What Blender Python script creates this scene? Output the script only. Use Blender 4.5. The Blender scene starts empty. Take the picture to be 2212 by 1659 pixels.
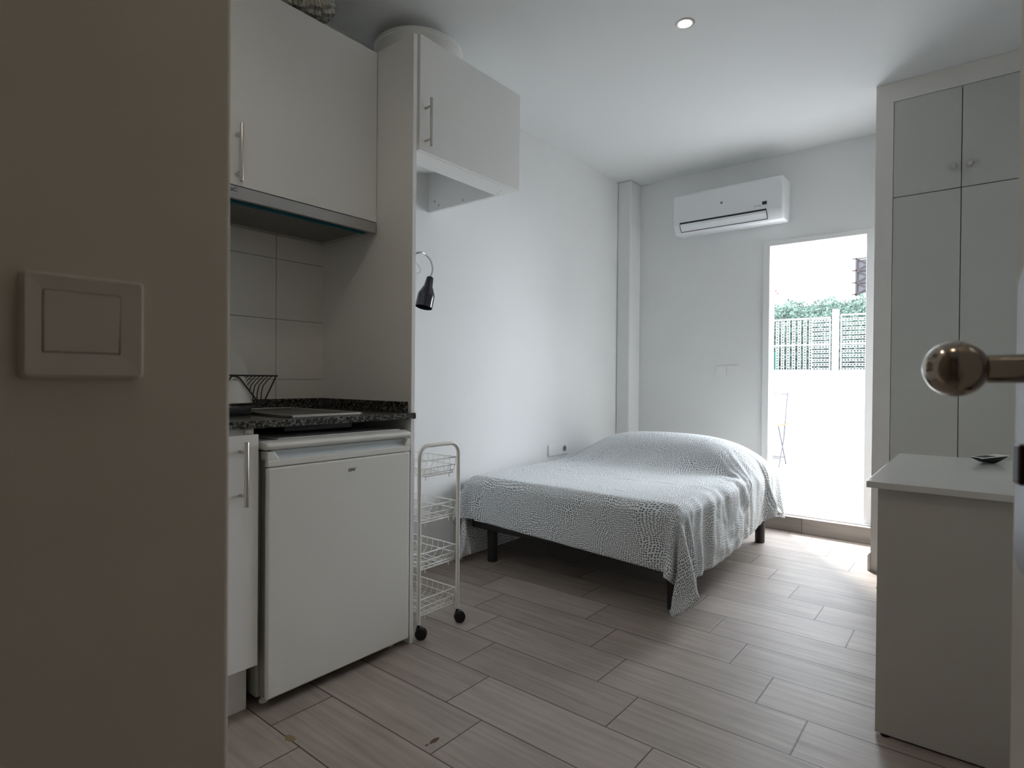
import bpy, bmesh, math, random
from mathutils import Vector, Matrix

random.seed(7)
C = bpy.context.scene.collection
sc = bpy.context.scene

# ------------------------------------------------------------------ camera, sky, lights, exposure
def look():
    yaw, pit, rol = 0.67956, -0.0074892, 0.0085597
    cy, sy = math.cos(yaw), math.sin(yaw)
    f = Vector((-sy * math.cos(pit), cy * math.cos(pit), math.sin(pit)))
    r = Vector((cy, sy, 0)); u = r.cross(f)
    r2 = r * math.cos(rol) + u * math.sin(rol); u2 = r2.cross(f)
    return r2, u2, f
CR, CU, CF = look()
cam = bpy.data.cameras.new('camera'); camo = bpy.data.objects.new('camera', cam); C.objects.link(camo)
camo.matrix_world = Matrix(((CR.x, CU.x, -CF.x, 0), (CR.y, CU.y, -CF.y, 0), (CR.z, CU.z, -CF.z, 0.99088), (0, 0, 0, 1)))
cam.sensor_width = 36; cam.sensor_fit = 'HORIZONTAL'; cam.lens = 1255.64 / 2212 * 36
cam.clip_start = 0.02; cam.clip_end = 200
cam.dof.use_dof = True; cam.dof.focus_distance = 2.6; cam.dof.aperture_fstop = 7.5
sc.camera = camo

w = bpy.data.worlds.new('sky'); sc.world = w; w.use_nodes = True
bg = w.node_tree.nodes['Background']
bg.inputs[0].default_value = (0.90, 0.965, 1.035, 1); bg.inputs[1].default_value = 11.5
# hazy sky, brighter on the side of the veiled sun
_t = w.node_tree; _g = _t.nodes.new('ShaderNodeTexCoord'); _d = _t.nodes.new('ShaderNodeVectorMath'); _d.operation = 'DOT_PRODUCT'
_d.inputs[1].default_value = Vector((0.42, 0.90, 0.14)).normalized(); _t.links.new(_g.outputs['Generated'], _d.inputs[0])
_m = _t.nodes.new('ShaderNodeMapRange'); _m.interpolation_type = 'SMOOTHSTEP'; _m.inputs['From Min'].default_value = 0.72; _m.inputs['From Max'].default_value = 1.0
_m.inputs['To Min'].default_value = 9.6; _m.inputs['To Max'].default_value = 30.0
_t.links.new(_d.outputs['Value'], _m.inputs['Value']); _t.links.new(_m.outputs[0], bg.inputs[1])

sun = bpy.data.lights.new('sun', 'SUN'); sun.energy = 9; sun.angle = math.radians(6); sun.color = (1.0, 0.98, 0.94)
so = bpy.data.objects.new('sun', sun); C.objects.link(so)
so.rotation_euler = (math.radians(38), math.radians(12), math.radians(200))

pt = bpy.data.lights.new('doorway_portal', 'AREA'); pt.shape = 'RECTANGLE'; pt.size = 0.62; pt.size_y = 1.86
pt.cycles.is_portal = True
po = bpy.data.objects.new('doorway_portal', pt); C.objects.link(po)
po.location = (-0.845, 4.36, 1.015); po.rotation_euler = (math.radians(-90), 0, 0)

sc.view_settings.view_transform = 'Standard'; sc.view_settings.look = 'None'
sc.view_settings.gamma = 1; sc.view_settings.use_curve_mapping = False
sc.view_settings.exposure = 0.0
sc.cycles.use_denoising = True
sc.cycles.max_bounces = 14; sc.cycles.diffuse_bounces = 10; sc.cycles.sample_clamp_indirect = 6
sc.cycles.caustics_reflective = False; sc.cycles.caustics_refractive = False

# ------------------------------------------------------------------ materials
def nt(name):
    m = bpy.data.materials.new(name); m.use_nodes = True
    return m, m.node_tree, m.node_tree.nodes['Principled BSDF']
def mat(name, col, rough=0.5, metal=0.0, bump=0.0, bscale=60, var=0.0, vscale=4.0, coat=0.0, emis=None, es=0, spec=0.5):
    m, t, b = nt(name)
    b.inputs['Base Color'].default_value = (*col, 1); b.inputs['Roughness'].default_value = rough
    b.inputs['Metallic'].default_value = metal; b.inputs['Specular IOR Level'].default_value = spec
    if coat: b.inputs['Coat Weight'].default_value = coat; b.inputs['Coat Roughness'].default_value = 0.08
    if emis:
        b.inputs['Emission Color'].default_value = (*emis, 1); b.inputs['Emission Strength'].default_value = es
    tc = t.nodes.new('ShaderNodeTexCoord')
    if bump:
        n = t.nodes.new('ShaderNodeTexNoise'); n.inputs['Scale'].default_value = bscale; n.inputs['Detail'].default_value = 4
        bp = t.nodes.new('ShaderNodeBump'); bp.inputs['Strength'].default_value = bump; bp.inputs['Distance'].default_value = 0.004
        t.links.new(tc.outputs['Object'], n.inputs['Vector']); t.links.new(n.outputs['Fac'], bp.inputs['Height'])
        t.links.new(bp.outputs['Normal'], b.inputs['Normal'])
    if var:
        n = t.nodes.new('ShaderNodeTexNoise'); n.inputs['Scale'].default_value = vscale; n.inputs['Detail'].default_value = 5
        r = t.nodes.new('ShaderNodeValToRGB')
        r.color_ramp.elements[0].position = 0.35; r.color_ramp.elements[0].color = (*[c * (1 - var) for c in col], 1)
        r.color_ramp.elements[1].position = 0.65; r.color_ramp.elements[1].color = (*col, 1)
        t.links.new(tc.outputs['Object'], n.inputs['Vector']); t.links.new(n.outputs['Fac'], r.inputs['Fac'])
        t.links.new(r.outputs['Color'], b.inputs['Base Color'])
    return m

M = {}
M['wall'] = mat('white_plaster', (0.79, 0.80, 0.80), 0.75, bump=0.12, bscale=9, var=0.02, vscale=2)
M['hall'] = mat('cream_plaster', (0.68, 0.625, 0.54), 0.6, bump=0.25, bscale=14, var=0.05, vscale=6)
M['ceil'] = mat('ceiling_paint', (0.76, 0.77, 0.77), 0.8)
M['cab'] = mat('white_laminate', (0.83, 0.83, 0.82), 0.38, var=0.015, vscale=3)
M['edge'] = mat('white_edge_band', (0.86, 0.85, 0.83), 0.4)
M['fridge'] = mat('fridge_enamel', (0.78, 0.78, 0.75), 0.3, bump=0.05, bscale=300)
M['fridge_dark'] = mat('fridge_shaded_side', (0.30, 0.32, 0.29), 0.5)
M['recess'] = mat('grip_shade_tint', (0.62, 0.67, 0.70), 0.25)  # recess shade and bluish reflection put into the colour
M['steel'] = mat('brushed_steel', (0.62, 0.60, 0.57), 0.32, 1.0, bump=0.03, bscale=200)
M['hoodsteel'] = mat('hood_steel', (0.48, 0.47, 0.46), 0.38, 0.8)
M['nickel'] = mat('polished_nickel', (0.40, 0.35, 0.30), 0.14, 1.0)
M['plate'] = mat('satin_plate', (0.42, 0.42, 0.44), 0.3, 0.9)
M['black'] = mat('black_plastic', (0.012, 0.012, 0.013), 0.4)
M['blackgloss'] = mat('black_enamel', (0.012, 0.013, 0.02), 0.18, coat=0.4)
M['darkmetal'] = mat('black_metal', (0.02, 0.02, 0.02), 0.45)
M['glass'] = mat('hob_glass', (0.02, 0.022, 0.02), 0.25)
M['cartw'] = mat('white_coated_wire', (0.78, 0.77, 0.74), 0.35)
M['ac'] = mat('ac_plastic', (0.80, 0.82, 0.84), 0.3)
M['plastic'] = mat('white_plastic', (0.80, 0.80, 0.80), 0.35)
M['creamp'] = mat('cream_switch_plastic', (0.66, 0.60, 0.54), 0.4)
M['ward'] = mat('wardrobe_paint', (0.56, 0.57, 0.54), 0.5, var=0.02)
M['wardf'] = mat('wardrobe_frame_paint', (0.76, 0.74, 0.71), 0.6, bump=0.1, bscale=20)
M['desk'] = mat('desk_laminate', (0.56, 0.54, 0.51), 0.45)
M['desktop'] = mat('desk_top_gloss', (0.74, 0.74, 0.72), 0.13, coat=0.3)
M['door'] = mat('door_paint', (0.66, 0.62, 0.57), 0.5)
M['matt'] = mat('mattress_ticking', (0.72, 0.70, 0.62), 0.9, bump=0.2, bscale=200)
M['china'] = mat('glazed_china', (0.78, 0.79, 0.78), 0.15)
M['heater'] = mat('heater_enamel', (0.82, 0.82, 0.80), 0.3)
M['bluefilm'] = mat('blue_film', (0.02, 0.16, 0.22), 0.3)
M['hedgeg'] = mat('hedge_leaf', (0.115, 0.185, 0.145), 0.6, var=0.75, vscale=14)
M['fence'] = mat('fence_paint', (0.15, 0.15, 0.155), 0.5)
M['out'] = mat('outdoor_render', (0.6, 0.6, 0.6), 0.9)
M['terr'] = mat('terrace_tile', (0.66, 0.66, 0.66), 0.7)
M['woodseat'] = mat('orange_wood', (0.26, 0.12, 0.07), 0.5)
M['chairmetal'] = mat('chair_metal', (0.06, 0.06, 0.07), 0.4, 0.5)
M['teal'] = mat('teal_plastic', (0.03, 0.16, 0.14), 0.5)
M['red'] = mat('red_mark', (0.16, 0.012, 0.02), 0.5)
M['ink'] = mat('printed_ink', (0.02, 0.02, 0.02), 0.6)
M['grille'] = mat('grille_iron', (0.02, 0.012, 0.012), 0.6)
M['pane'] = mat('shaded_window_glass', (0.035, 0.035, 0.045), 0.3)
M['bulb'] = mat('lamp_lens', (1, 0.95, 0.9), 0.3, emis=(1.0, 0.88, 0.72), es=9)
M['cable'] = mat('white_cable', (0.7, 0.7, 0.7), 0.5)
M['keyred'] = mat('key_head', (0.03, 0.005, 0.008), 0.3)

def granite():
    m, t, b = nt('black_granite')
    tc = t.nodes.new('ShaderNodeTexCoord')
    n = t.nodes.new('ShaderNodeTexVoronoi'); n.inputs['Scale'].default_value = 210
    n2 = t.nodes.new('ShaderNodeTexNoise'); n2.inputs['Scale'].default_value = 95; n2.inputs['Detail'].default_value = 6
    mx = t.nodes.new('ShaderNodeMath'); mx.operation = 'MULTIPLY'
    r = t.nodes.new('ShaderNodeValToRGB'); e = r.color_ramp.elements
    e[0].position = 0.2; e[0].color = (0.008, 0.009, 0.008, 1); e[1].position = 0.42; e[1].color = (0.17, 0.17, 0.16, 1)
    t.links.new(tc.outputs['Object'], n.inputs['Vector']); t.links.new(tc.outputs['Object'], n2.inputs['Vector'])
    t.links.new(n.outputs['Color'], mx.inputs[0]); t.links.new(n2.outputs['Fac'], mx.inputs[1])
    t.links.new(mx.outputs[0], r.inputs['Fac']); t.links.new(r.outputs['Color'], b.inputs['Base Color'])
    b.inputs['Roughness'].default_value = 0.22
    return m
M['granite'] = granite()

class NB:
    """tiny node helper"""
    def __init__(s, t): s.t = t
    def m(s, op, a, b=None, c=None):
        n = s.t.nodes.new('ShaderNodeMath'); n.operation = op
        for i, v in enumerate((a, b, c)):
            if v is None: continue
            if isinstance(v, (int, float)): n.inputs[i].default_value = v
            else: s.t.links.new(v, n.inputs[i])
        return n.outputs[0]
    def l(s, a, b): s.t.links.new(a, b)

def floor_mat(name='wood_look_floor_tile', riser=False):
    m, t, b = nt(name); N = NB(t)
    X0, Y0, P, L = -1.2674, 1.25905, 0.202, 0.5884
    tc = t.nodes.new('ShaderNodeTexCoord'); sp = t.nodes.new('ShaderNodeSeparateXYZ'); N.l(tc.outputs['Object'], sp.inputs[0])
    x = sp.outputs[0]; y = sp.outputs[1] if not riser else sp.outputs[2]
    if riser:
        v = N.m('ADD', 0.5, 0.0); row = N.m('ADD', 40.0, 0.0)
        uu = N.m('DIVIDE', N.m('ADD', x, 0.905), L)
    else:
        v0 = N.m('DIVIDE', N.m('SUBTRACT', y, Y0), P); row = N.m('FLOOR', v0); v = N.m('SUBTRACT', v0, row)
        uu = N.m('ADD', N.m('DIVIDE', N.m('SUBTRACT', x, X0), L), N.m('MULTIPLY', row, 0.25))
    col = N.m('FLOOR', uu); u = N.m('SUBTRACT', uu, col)
    du = N.m('MULTIPLY', N.m('MINIMUM', u, N.m('SUBTRACT', 1.0, u)), L)
    dv = N.m('MULTIPLY', N.m('MINIMUM', v, N.m('SUBTRACT', 1.0, v)), P)
    d = N.m('MINIMUM', du, dv)
    mr = t.nodes.new('ShaderNodeMapRange'); N.l(d, mr.inputs['Value'])
    mr.inputs['From Min'].default_value = 0.0012; mr.inputs['From Max'].default_value = 0.0022
    grout = mr.outputs[0]                                   # 0 in the joint, 1 on the tile
    cb = t.nodes.new('ShaderNodeCombineXYZ'); N.l(col, cb.inputs[0]); N.l(row, cb.inputs[1])
    wn = t.nodes.new('ShaderNodeTexWhiteNoise'); wn.noise_dimensions = '2D'; N.l(cb.outputs[0], wn.inputs['Vector'])
    rnd = wn.outputs['Value']
    gx = t.nodes.new('ShaderNodeCombineXYZ')
    N.l(N.m('MULTIPLY_ADD', rnd, 37.0, N.m('MULTIPLY', x, 3.0)), gx.inputs[0]); N.l(N.m('MULTIPLY', y, 55.0), gx.inputs[1]); N.l(N.m('MULTIPLY', rnd, 11.0), gx.inputs[2])
    g = t.nodes.new('ShaderNodeTexNoise'); g.inputs['Scale'].default_value = 1.0; g.inputs['Detail'].default_value = 6; g.inputs['Distortion'].default_value = 0.6
    N.l(gx.outputs[0], g.inputs['Vector'])
    big = t.nodes.new('ShaderNodeTexNoise'); big.inputs['Scale'].default_value = 6.0; big.inputs['Detail'].default_value = 3; N.l(tc.outputs['Object'], big.inputs['Vector'])
    f = N.m('ADD', N.m('MULTIPLY', g.outputs['Fac'], 0.55), N.m('ADD', N.m('MULTIPLY', rnd, 0.22), N.m('MULTIPLY', big.outputs['Fac'], 0.25)))
    r = t.nodes.new('ShaderNodeValToRGB'); e = r.color_ramp.elements
    e[0].position = 0.25; e[0].color = (0.235, 0.195, 0.168, 1); e[1].position = 0.78; e[1].color = (0.46, 0.40, 0.36, 1)
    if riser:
        e[0].color = (0.17, 0.15, 0.135, 1); e[1].color = (0.32, 0.29, 0.265, 1)  # same tile darkened: the riser's shade is put into the colour
    N.l(f, r.inputs['Fac'])
    mix = t.nodes.new('ShaderNodeMix'); mix.data_type = 'RGBA'; N.l(grout, mix.inputs['Factor'])
    mix.inputs['A'].default_value = (0.045, 0.034, 0.028, 1); N.l(r.outputs['Color'], mix.inputs['B'])
    colour = mix.outputs['Result']
    if not riser:
        for (cx, cyy, rx, ry, cc) in CHIPS:                # chipped tile corners, the clay showing
            ex = N.m('DIVIDE', N.m('SUBTRACT', x, cx), rx); ey = N.m('DIVIDE', N.m('SUBTRACT', y, cyy), ry)
            cn = t.nodes.new('ShaderNodeTexNoise'); cn.inputs['Scale'].default_value = 90; N.l(tc.outputs['Object'], cn.inputs['Vector'])
            q = N.m('ADD', N.m('ADD', N.m('MULTIPLY', ex, ex), N.m('MULTIPLY', ey, ey)), N.m('MULTIPLY', cn.outputs['Fac'], 1.6))
            msk = N.m('LESS_THAN', q, 1.6)
            mm = t.nodes.new('ShaderNodeMix'); mm.data_type = 'RGBA'; N.l(msk, mm.inputs['Factor']); N.l(colour, mm.inputs['A'])
            mm.inputs['B'].default_value = (*cc, 1); colour = mm.outputs['Result']
    N.l(colour, b.inputs['Base Color'])
    b.inputs['Roughness'].default_value = 0.42; b.inputs['Specular IOR Level'].default_value = 0.42
    bp = t.nodes.new('ShaderNodeBump'); bp.inputs['Strength'].default_value = 0.35; bp.inputs['Distance'].default_value = 0.002
    N.l(N.m('ADD', N.m('MULTIPLY', grout, 1.0), N.m('MULTIPLY', g.outputs['Fac'], 0.18)), bp.inputs['Height']); N.l(bp.outputs['Normal'], b.inputs['Normal'])
    N.l(N.m('SUBTRACT', 0.535, N.m('MULTIPLY', g.outputs['Fac'], 0.15)), b.inputs['Roughness'])
    return m
CHIPS = [(-1.468, 0.858, 0.022, 0.014, (0.22, 0.16, 0.08)), (-1.155, 1.105, 0.008, 0.02, (0.10, 0.035, 0.015)), (-1.157, 1.078, 0.004, 0.007, (0.10, 0.035, 0.015))]
M['floor'] = floor_mat(); M['riser'] = floor_mat('shaded_riser_tile', True)

def walltile_mat():
    m, t, b = nt('kitchen_wall_tile'); N = NB(t)
    tc = t.nodes.new('ShaderNodeTexCoord'); sp = t.nodes.new('ShaderNodeSeparateXYZ'); N.l(tc.outputs['Object'], sp.inputs[0])
    u = N.m('FRACT', N.m('DIVIDE', N.m('SUBTRACT', sp.outputs[1], 1.232 - 4 * 0.245), 0.245))
    v = N.m('FRACT', N.m('DIVIDE', N.m('SUBTRACT', sp.outputs[2], 0.984 - 4 * 0.2445), 0.2445))
    d = N.m('MULTIPLY', N.m('MINIMUM', N.m('MINIMUM', u, N.m('SUBTRACT', 1.0, u)), N.m('MINIMUM', v, N.m('SUBTRACT', 1.0, v))), 0.245)
    mr = t.nodes.new('ShaderNodeMapRange'); N.l(d, mr.inputs['Value']); mr.inputs['From Min'].default_value = 0.0008; mr.inputs['From Max'].default_value = 0.0016
    mix = t.nodes.new('ShaderNodeMix'); mix.data_type = 'RGBA'; N.l(mr.outputs[0], mix.inputs['Factor'])
    mix.inputs['A'].default_value = (0.28, 0.27, 0.24, 1); mix.inputs['B'].default_value = (0.76, 0.74, 0.71, 1)
    N.l(mix.outputs['Result'], b.inputs['Base Color']); b.inputs['Roughness'].default_value = 0.25
    bp = t.nodes.new('ShaderNodeBump'); bp.inputs['Strength'].default_value = 0.5; bp.inputs['Distance'].default_value = 0.002
    N.l(mr.outputs[0], bp.inputs['Height']); N.l(bp.outputs['Normal'], b.inputs['Normal'])
    return m
M['walltile'] = walltile_mat()

def dots_mat():
    m, t, b = nt('dotted_cotton'); N = NB(t)
    uv = t.nodes.new('ShaderNodeUVMap'); uv.uv_map = 'UVMap'
    n = t.nodes.new('ShaderNodeTexNoise'); n.inputs['Scale'].default_value = 4.5; n.inputs['Detail'].default_value = 1.0; N.l(uv.outputs[0], n.inputs['Vector'])
    s = t.nodes.new('ShaderNodeVectorMath'); s.operation = 'SUBTRACT'; N.l(n.outputs['Color'], s.inputs[0]); s.inputs[1].default_value = (0.5, 0.5, 0.5)
    k = t.nodes.new('ShaderNodeVectorMath'); k.operation = 'SCALE'; N.l(s.outputs[0], k.inputs[0]); k.inputs['Scale'].default_value = 0.135
    a = t.nodes.new('ShaderNodeVectorMath'); a.operation = 'ADD'; N.l(uv.outputs[0], a.inputs[0]); N.l(k.outputs[0], a.inputs[1])
    v = t.nodes.new('ShaderNodeTexVoronoi'); v.voronoi_dimensions = '2D'; v.inputs['Scale'].default_value = 106; v.inputs['Randomness'].default_value = 0.42
    N.l(a.outputs[0], v.inputs['Vector'])
    mr = t.nodes.new('ShaderNodeMapRange'); N.l(v.outputs['Distance'], mr.inputs['Value'])
    mr.inputs['From Min'].default_value = 0.25; mr.inputs['From Max'].default_value = 0.32
    mix = t.nodes.new('ShaderNodeMix'); mix.data_type = 'RGBA'; N.l(mr.outputs[0], mix.inputs['Factor'])
    mix.inputs['A'].default_value = (0.05, 0.085, 0.105, 1); mix.inputs['B'].default_value = (0.81, 0.84, 0.86, 1)
    N.l(mix.outputs['Result'], b.inputs['Base Color']); b.inputs['Roughness'].default_value = 0.75
    b.inputs['Sheen Weight'].default_value = 0.2
    tc = t.nodes.new('ShaderNodeTexCoord'); mp = t.nodes.new('ShaderNodeMapping'); mp.inputs['Scale'].default_value = (1, 1, .35); N.l(tc.outputs['Object'], mp.inputs[0])
    wr = t.nodes.new('ShaderNodeTexNoise'); wr.noise_type = 'RIDGED_MULTIFRACTAL'; wr.inputs['Scale'].default_value = 11; wr.inputs['Detail'].default_value = 3; wr.inputs['Distortion'].default_value = .8; N.l(mp.outputs[0], wr.inputs['Vector'])
    bp = t.nodes.new('ShaderNodeBump'); bp.inputs['Strength'].default_value = .6; bp.inputs['Distance'].default_value = .009; N.l(wr.outputs['Fac'], bp.inputs['Height']); N.l(bp.outputs[0], b.inputs['Normal'])
    return m
M['dots'] = dots_mat()

def duct_mat():
    m = mat('crumpled_foil', (0.42, 0.41, 0.37), 0.33, 1.0, bump=1.0, bscale=45)
    return m
M['foil'] = duct_mat()

# ------------------------------------------------------------------ mesh helpers
def box(bm, x0, x1, y0, y1, z0, z1):
    x0, x1 = min(x0, x1), max(x0, x1); y0, y1 = min(y0, y1), max(y0, y1); z0, z1 = min(z0, z1), max(z0, z1)
    v = [bm.verts.new(p) for p in ((x0, y0, z0), (x1, y0, z0), (x1, y1, z0), (x0, y1, z0), (x0, y0, z1), (x1, y0, z1), (x1, y1, z1), (x0, y1, z1))]
    for f in ((3, 2, 1, 0), (4, 5, 6, 7), (0, 1, 5, 4), (1, 2, 6, 5), (2, 3, 7, 6), (3, 0, 4, 7)):
        bm.faces.new([v[i] for i in f])
    return v
def prism(bm, pts, axis, a, b):
    """extrude the 2-D outline pts along axis ('x','y','z') from a to b"""
    def P(p, h):
        return {'x': (h, p[0], p[1]), 'y': (p[0], h, p[1]), 'z': (p[0], p[1], h)}[axis]
    A = [bm.verts.new(P(p, a)) for p in pts]; B = [bm.verts.new(P(p, b)) for p in pts]
    n = len(pts)
    bm.faces.new(A); bm.faces.new(B[::-1])
    for i in range(n): bm.faces.new((A[i], B[i], B[(i + 1) % n], A[(i + 1) % n]))
def tube(bm, pts, r, n=10, cap=True, rad=None):
    pts = [Vector(p) for p in pts]; rings = []
    up = None
    for i, p in enumerate(pts):
        d = (pts[min(i + 1, len(pts) - 1)] - pts[max(i - 1, 0)]).normalized()
        if up is None:
            up = Vector((0, 0, 1)) if abs(d.z) < 0.9 else Vector((1, 0, 0))
        s = d.cross(up).normalized(); up = s.cross(d).normalized()
        rr = rad[i] if rad else r
        rings.append([bm.verts.new(p + (s * math.cos(2 * math.pi * k / n) + up * math.sin(2 * math.pi * k / n)) * rr) for k in range(n)])
    for a, b in zip(rings, rings[1:]):
        for k in range(n): bm.faces.new((a[k], a[(k + 1) % n], b[(k + 1) % n], b[k]))
    if cap:
        bm.faces.new(rings[0][::-1]); bm.faces.new(rings[-1])
def lathe(bm, prof, c=(0, 0, 0), n=32, d=(0, 0, 1)):
    """prof: (radius, height) pairs spun about direction d through c"""
    c = Vector(c); d = Vector(d).normalized()
    s = d.cross(Vector((0, 0, 1)) if abs(d.z) < 0.9 else Vector((1, 0, 0))).normalized(); u = s.cross(d)
    rings = []
    for (r, h) in prof:
        if r < 1e-6: rings.append([bm.verts.new(c + d * h)])
        else: rings.append([bm.verts.new(c + d * h + (s * math.cos(2 * math.pi * k / n) + u * math.sin(2 * math.pi * k / n)) * r) for k in range(n)])
    for a, b in zip(rings, rings[1:]):
        for k in range(n):
            k2 = (k + 1) % n
            if len(a) == 1 and len(b) == 1: continue
            if len(a) == 1: bm.faces.new((a[0], b[k2], b[k]))
            elif len(b) == 1: bm.faces.new((a[k], a[k2], b[0]))
            else: bm.faces.new((a[k], a[k2], b[k2], b[k]))
def arc(c, r, a0, a1, n, f):
    return [f(c[0] + r * math.cos(math.radians(a0 + (a1 - a0) * i / n)), c[1] + r * math.sin(math.radians(a0 + (a1 - a0) * i / n))) for i in range(n + 1)]
def rrect(x0, x1, y0, y1, r, n=5):
    o = []
    for (cx, cy, a) in ((x1 - r, y1 - r, 0), (x0 + r, y1 - r, 90), (x0 + r, y0 + r, 180), (x1 - r, y0 + r, 270)):
        o += [(cx + r * math.cos(math.radians(a + 90 * i / n)), cy + r * math.sin(math.radians(a + 90 * i / n))) for i in range(n + 1)]
    return o

def obj(name, fill, m, parent=None, bevel=0.0, smooth=False, seg=2, label=None):
    bm = bmesh.new(); fill(bm)
    bmesh.ops.recalc_face_normals(bm, faces=bm.faces)
    me = bpy.data.meshes.new(name); bm.to_mesh(me); bm.free()
    me.materials.append(M[m] if isinstance(m, str) else m)
    o = bpy.data.objects.new(name, me); C.objects.link(o)
    if smooth:
        for p in me.polygons: p.use_smooth = True
        try: me.set_sharp_from_angle(angle=math.radians(35))
        except Exception: pass
    if bevel:
        b = o.modifiers.new('bevel', 'BEVEL'); b.width = bevel; b.segments = seg; b.limit_method = 'ANGLE'; b.angle_limit = math.radians(40)
    if parent:
        o.parent = parent; o.matrix_parent_inverse = Matrix.Translation(-Vector(parent.location))
    if label: o['label'] = label
    return o
def thing(name, label, cat, loc=(0, 0, 0), group=None):
    o = bpy.data.objects.new(name, None); C.objects.link(o); o.location = loc; o.empty_display_size = 0.05
    o['label'] = label; o['category'] = cat
    if group: o['group'] = group
    return o
def tag(o, label, cat, group=None):
    o['label'] = label; o['category'] = cat
    if group: o['group'] = group
    return o
def struct(name, fill, m, label, cat, **k):
    o = obj(name, fill, m, **k); o['kind'] = 'structure'; o['label'] = label; o['category'] = cat
    return o
def child_empty(name, parent, loc):
    o = bpy.data.objects.new(name, None); C.objects.link(o); o.location = loc
    return o

# ------------------------------------------------------------------ dimensions
XW, XT, YB, ZC, XR = -2.24, -2.228, 4.25, 2.545, 0.28     # bedroom wall, tiled face, back wall, ceiling, right wall
DX0, DX1, DZ0, DZ1 = -1.145, -0.572, 0.10, 1.925         # doorway to the terrace

# ------------------------------------------------------------------ the room
struct('floor', lambda b: box(b, XW - .1, XR + .1, -1.3, YB + .1, -.1, 0), 'floor', 'floor of grey-brown wood-look tiles laid in a staggered pattern', 'floor')
struct('ceiling', lambda b: box(b, XW - .1, XR + .1, -1.3, YB + .12, ZC, ZC + .1), 'ceil', 'flat white painted ceiling', 'ceiling')
struct('wall_left', lambda b: box(b, XW - .1, XW, .28, YB + .1, 0, ZC), 'wall', 'long white wall behind the bed', 'wall')
struct('wall_kitchen', lambda b: box(b, XW, XT, .28, 1.448, .86, 2.3), 'walltile', 'pale square tiles on the wall above the worktop', 'wall')
def f(b):
    box(b, XW, DX0 - .045, YB, YB + .1, 0, ZC); box(b, DX1 + .045, XR, YB, YB + .1, 0, ZC)
    box(b, DX0 - .045, DX1 + .045, YB, YB + .1, DZ1 + .035, ZC); box(b, DX0 - .045, DX1 + .045, YB, YB + .1, 0, DZ0 - .005)
struct('wall_back', f, 'wall', 'white end wall with the terrace doorway', 'wall')
struct('wall_right', lambda b: box(b, XR, XR + .1, -1.3, YB + .1, 0, ZC), 'wall', 'white wall behind the desk and wardrobe', 'wall')
M['hallfar'] = mat('unlit_hall_shade', (0.30, 0.24, 0.19), 0.7)  # dark colour stands in for the unlit hall, cutting bounce light
struct('wall_front', lambda b: box(b, XW - .1, XR + .1, -1.3, -1.2, 0, ZC), 'hallfar', 'wall at the entrance end of the room', 'wall')
struct('wall_entrance', lambda b: box(b, XW - .1, -.6, -1.2, .283, 0, ZC), 'hall', 'near cream wall with the light switch', 'wall', bevel=.005, seg=3)
struct('wall_column', lambda b: box(b, XW, -2.125, 4.075, YB, 0, ZC), 'wall', 'narrow boxed white column in the far corner', 'wall', bevel=.012, seg=3)
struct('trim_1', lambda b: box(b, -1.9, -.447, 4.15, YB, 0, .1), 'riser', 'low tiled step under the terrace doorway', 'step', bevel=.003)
def f(b):
    box(b, -.459, -.447, 3.565, YB, 0, .078)
    prism(b, [(-.459, .078), (-.447, .078), (-.447, .094), (-.452, .09)], 'y', 3.565, YB)
    box(b, -.459, -.37, 3.565, 3.577, 0, .0)
def f2(b):
    prism(b, [(-.459, 0), (-.4475, 0), (-.4475, .094), (-.4495, .094), (-.459, .080)], 'y', 3.566, YB - .001)
struct('baseboard_wardrobe', f2, 'wardf', 'short white skirting piece at the wardrobe corner', 'baseboard')

# terrace doorway frame
d1 = bpy.data.objects.new('door_1', None); C.objects.link(d1); d1.location = (-.86, YB, DZ0)
d1['label'] = 'bright open terrace doorway with thin white frame'; d1['category'] = 'doorway'; d1['kind'] = 'structure'
def f(b):
    box(b, DX0 - .045, DX0, YB - .012, YB + .11, DZ0, DZ1 + .035)
obj('frame_post', f, 'plastic', d1, bevel=.004)
obj('frame_post', lambda b: box(b, DX1, DX1 + .045, YB - .012, YB + .11, DZ0, DZ1 + .035), 'plastic', d1, bevel=.004)
obj('frame_head', lambda b: box(b, DX0, DX1, YB - .012, YB + .11, DZ1, DZ1 + .035), 'plastic', d1, bevel=.004)
obj('threshold', lambda b: box(b, DX0 - .02, DX1 + .045, YB - .05, YB + .11, DZ0, DZ0 + .006), 'terr', d1, bevel=.002)

# the near door leaf, standing open, swung 15 degrees off the side wall
T15 = math.radians(15)
E0 = Vector((.0225, .68, 0)); LD = Vector((math.sin(T15), -math.cos(T15), 0)); LN = Vector((-math.cos(T15), -math.sin(T15), 0))
d2 = bpy.data.objects.new('door_2', None); C.objects.link(d2); d2.location = E0 + LD * .74
d2['label'] = 'near open cream door leaf with a ball knob and grey lock plate'; d2['category'] = 'door'; d2['kind'] = 'structure'
def q(s, n, z): return E0 + LD * s + LN * n + Vector((0, 0, z))
def hexa(b, s0, s1, n0, n1, z0, z1):
    v = [b.verts.new(q(*p)) for p in ((s0, n0, z0), (s1, n0, z0), (s1, n1, z0), (s0, n1, z0), (s0, n0, z1), (s1, n0, z1), (s1, n1, z1), (s0, n1, z1))]
    for ff in ((3, 2, 1, 0), (4, 5, 6, 7), (0, 1, 5, 4), (1, 2, 6, 5), (2, 3, 7, 6), (3, 0, 4, 7)): b.faces.new([v[i] for i in ff])
obj('door_leaf', lambda b: hexa(b, 0, .74, -.038, 0, .006, 2.03), 'door', d2, bevel=.003)
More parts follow.
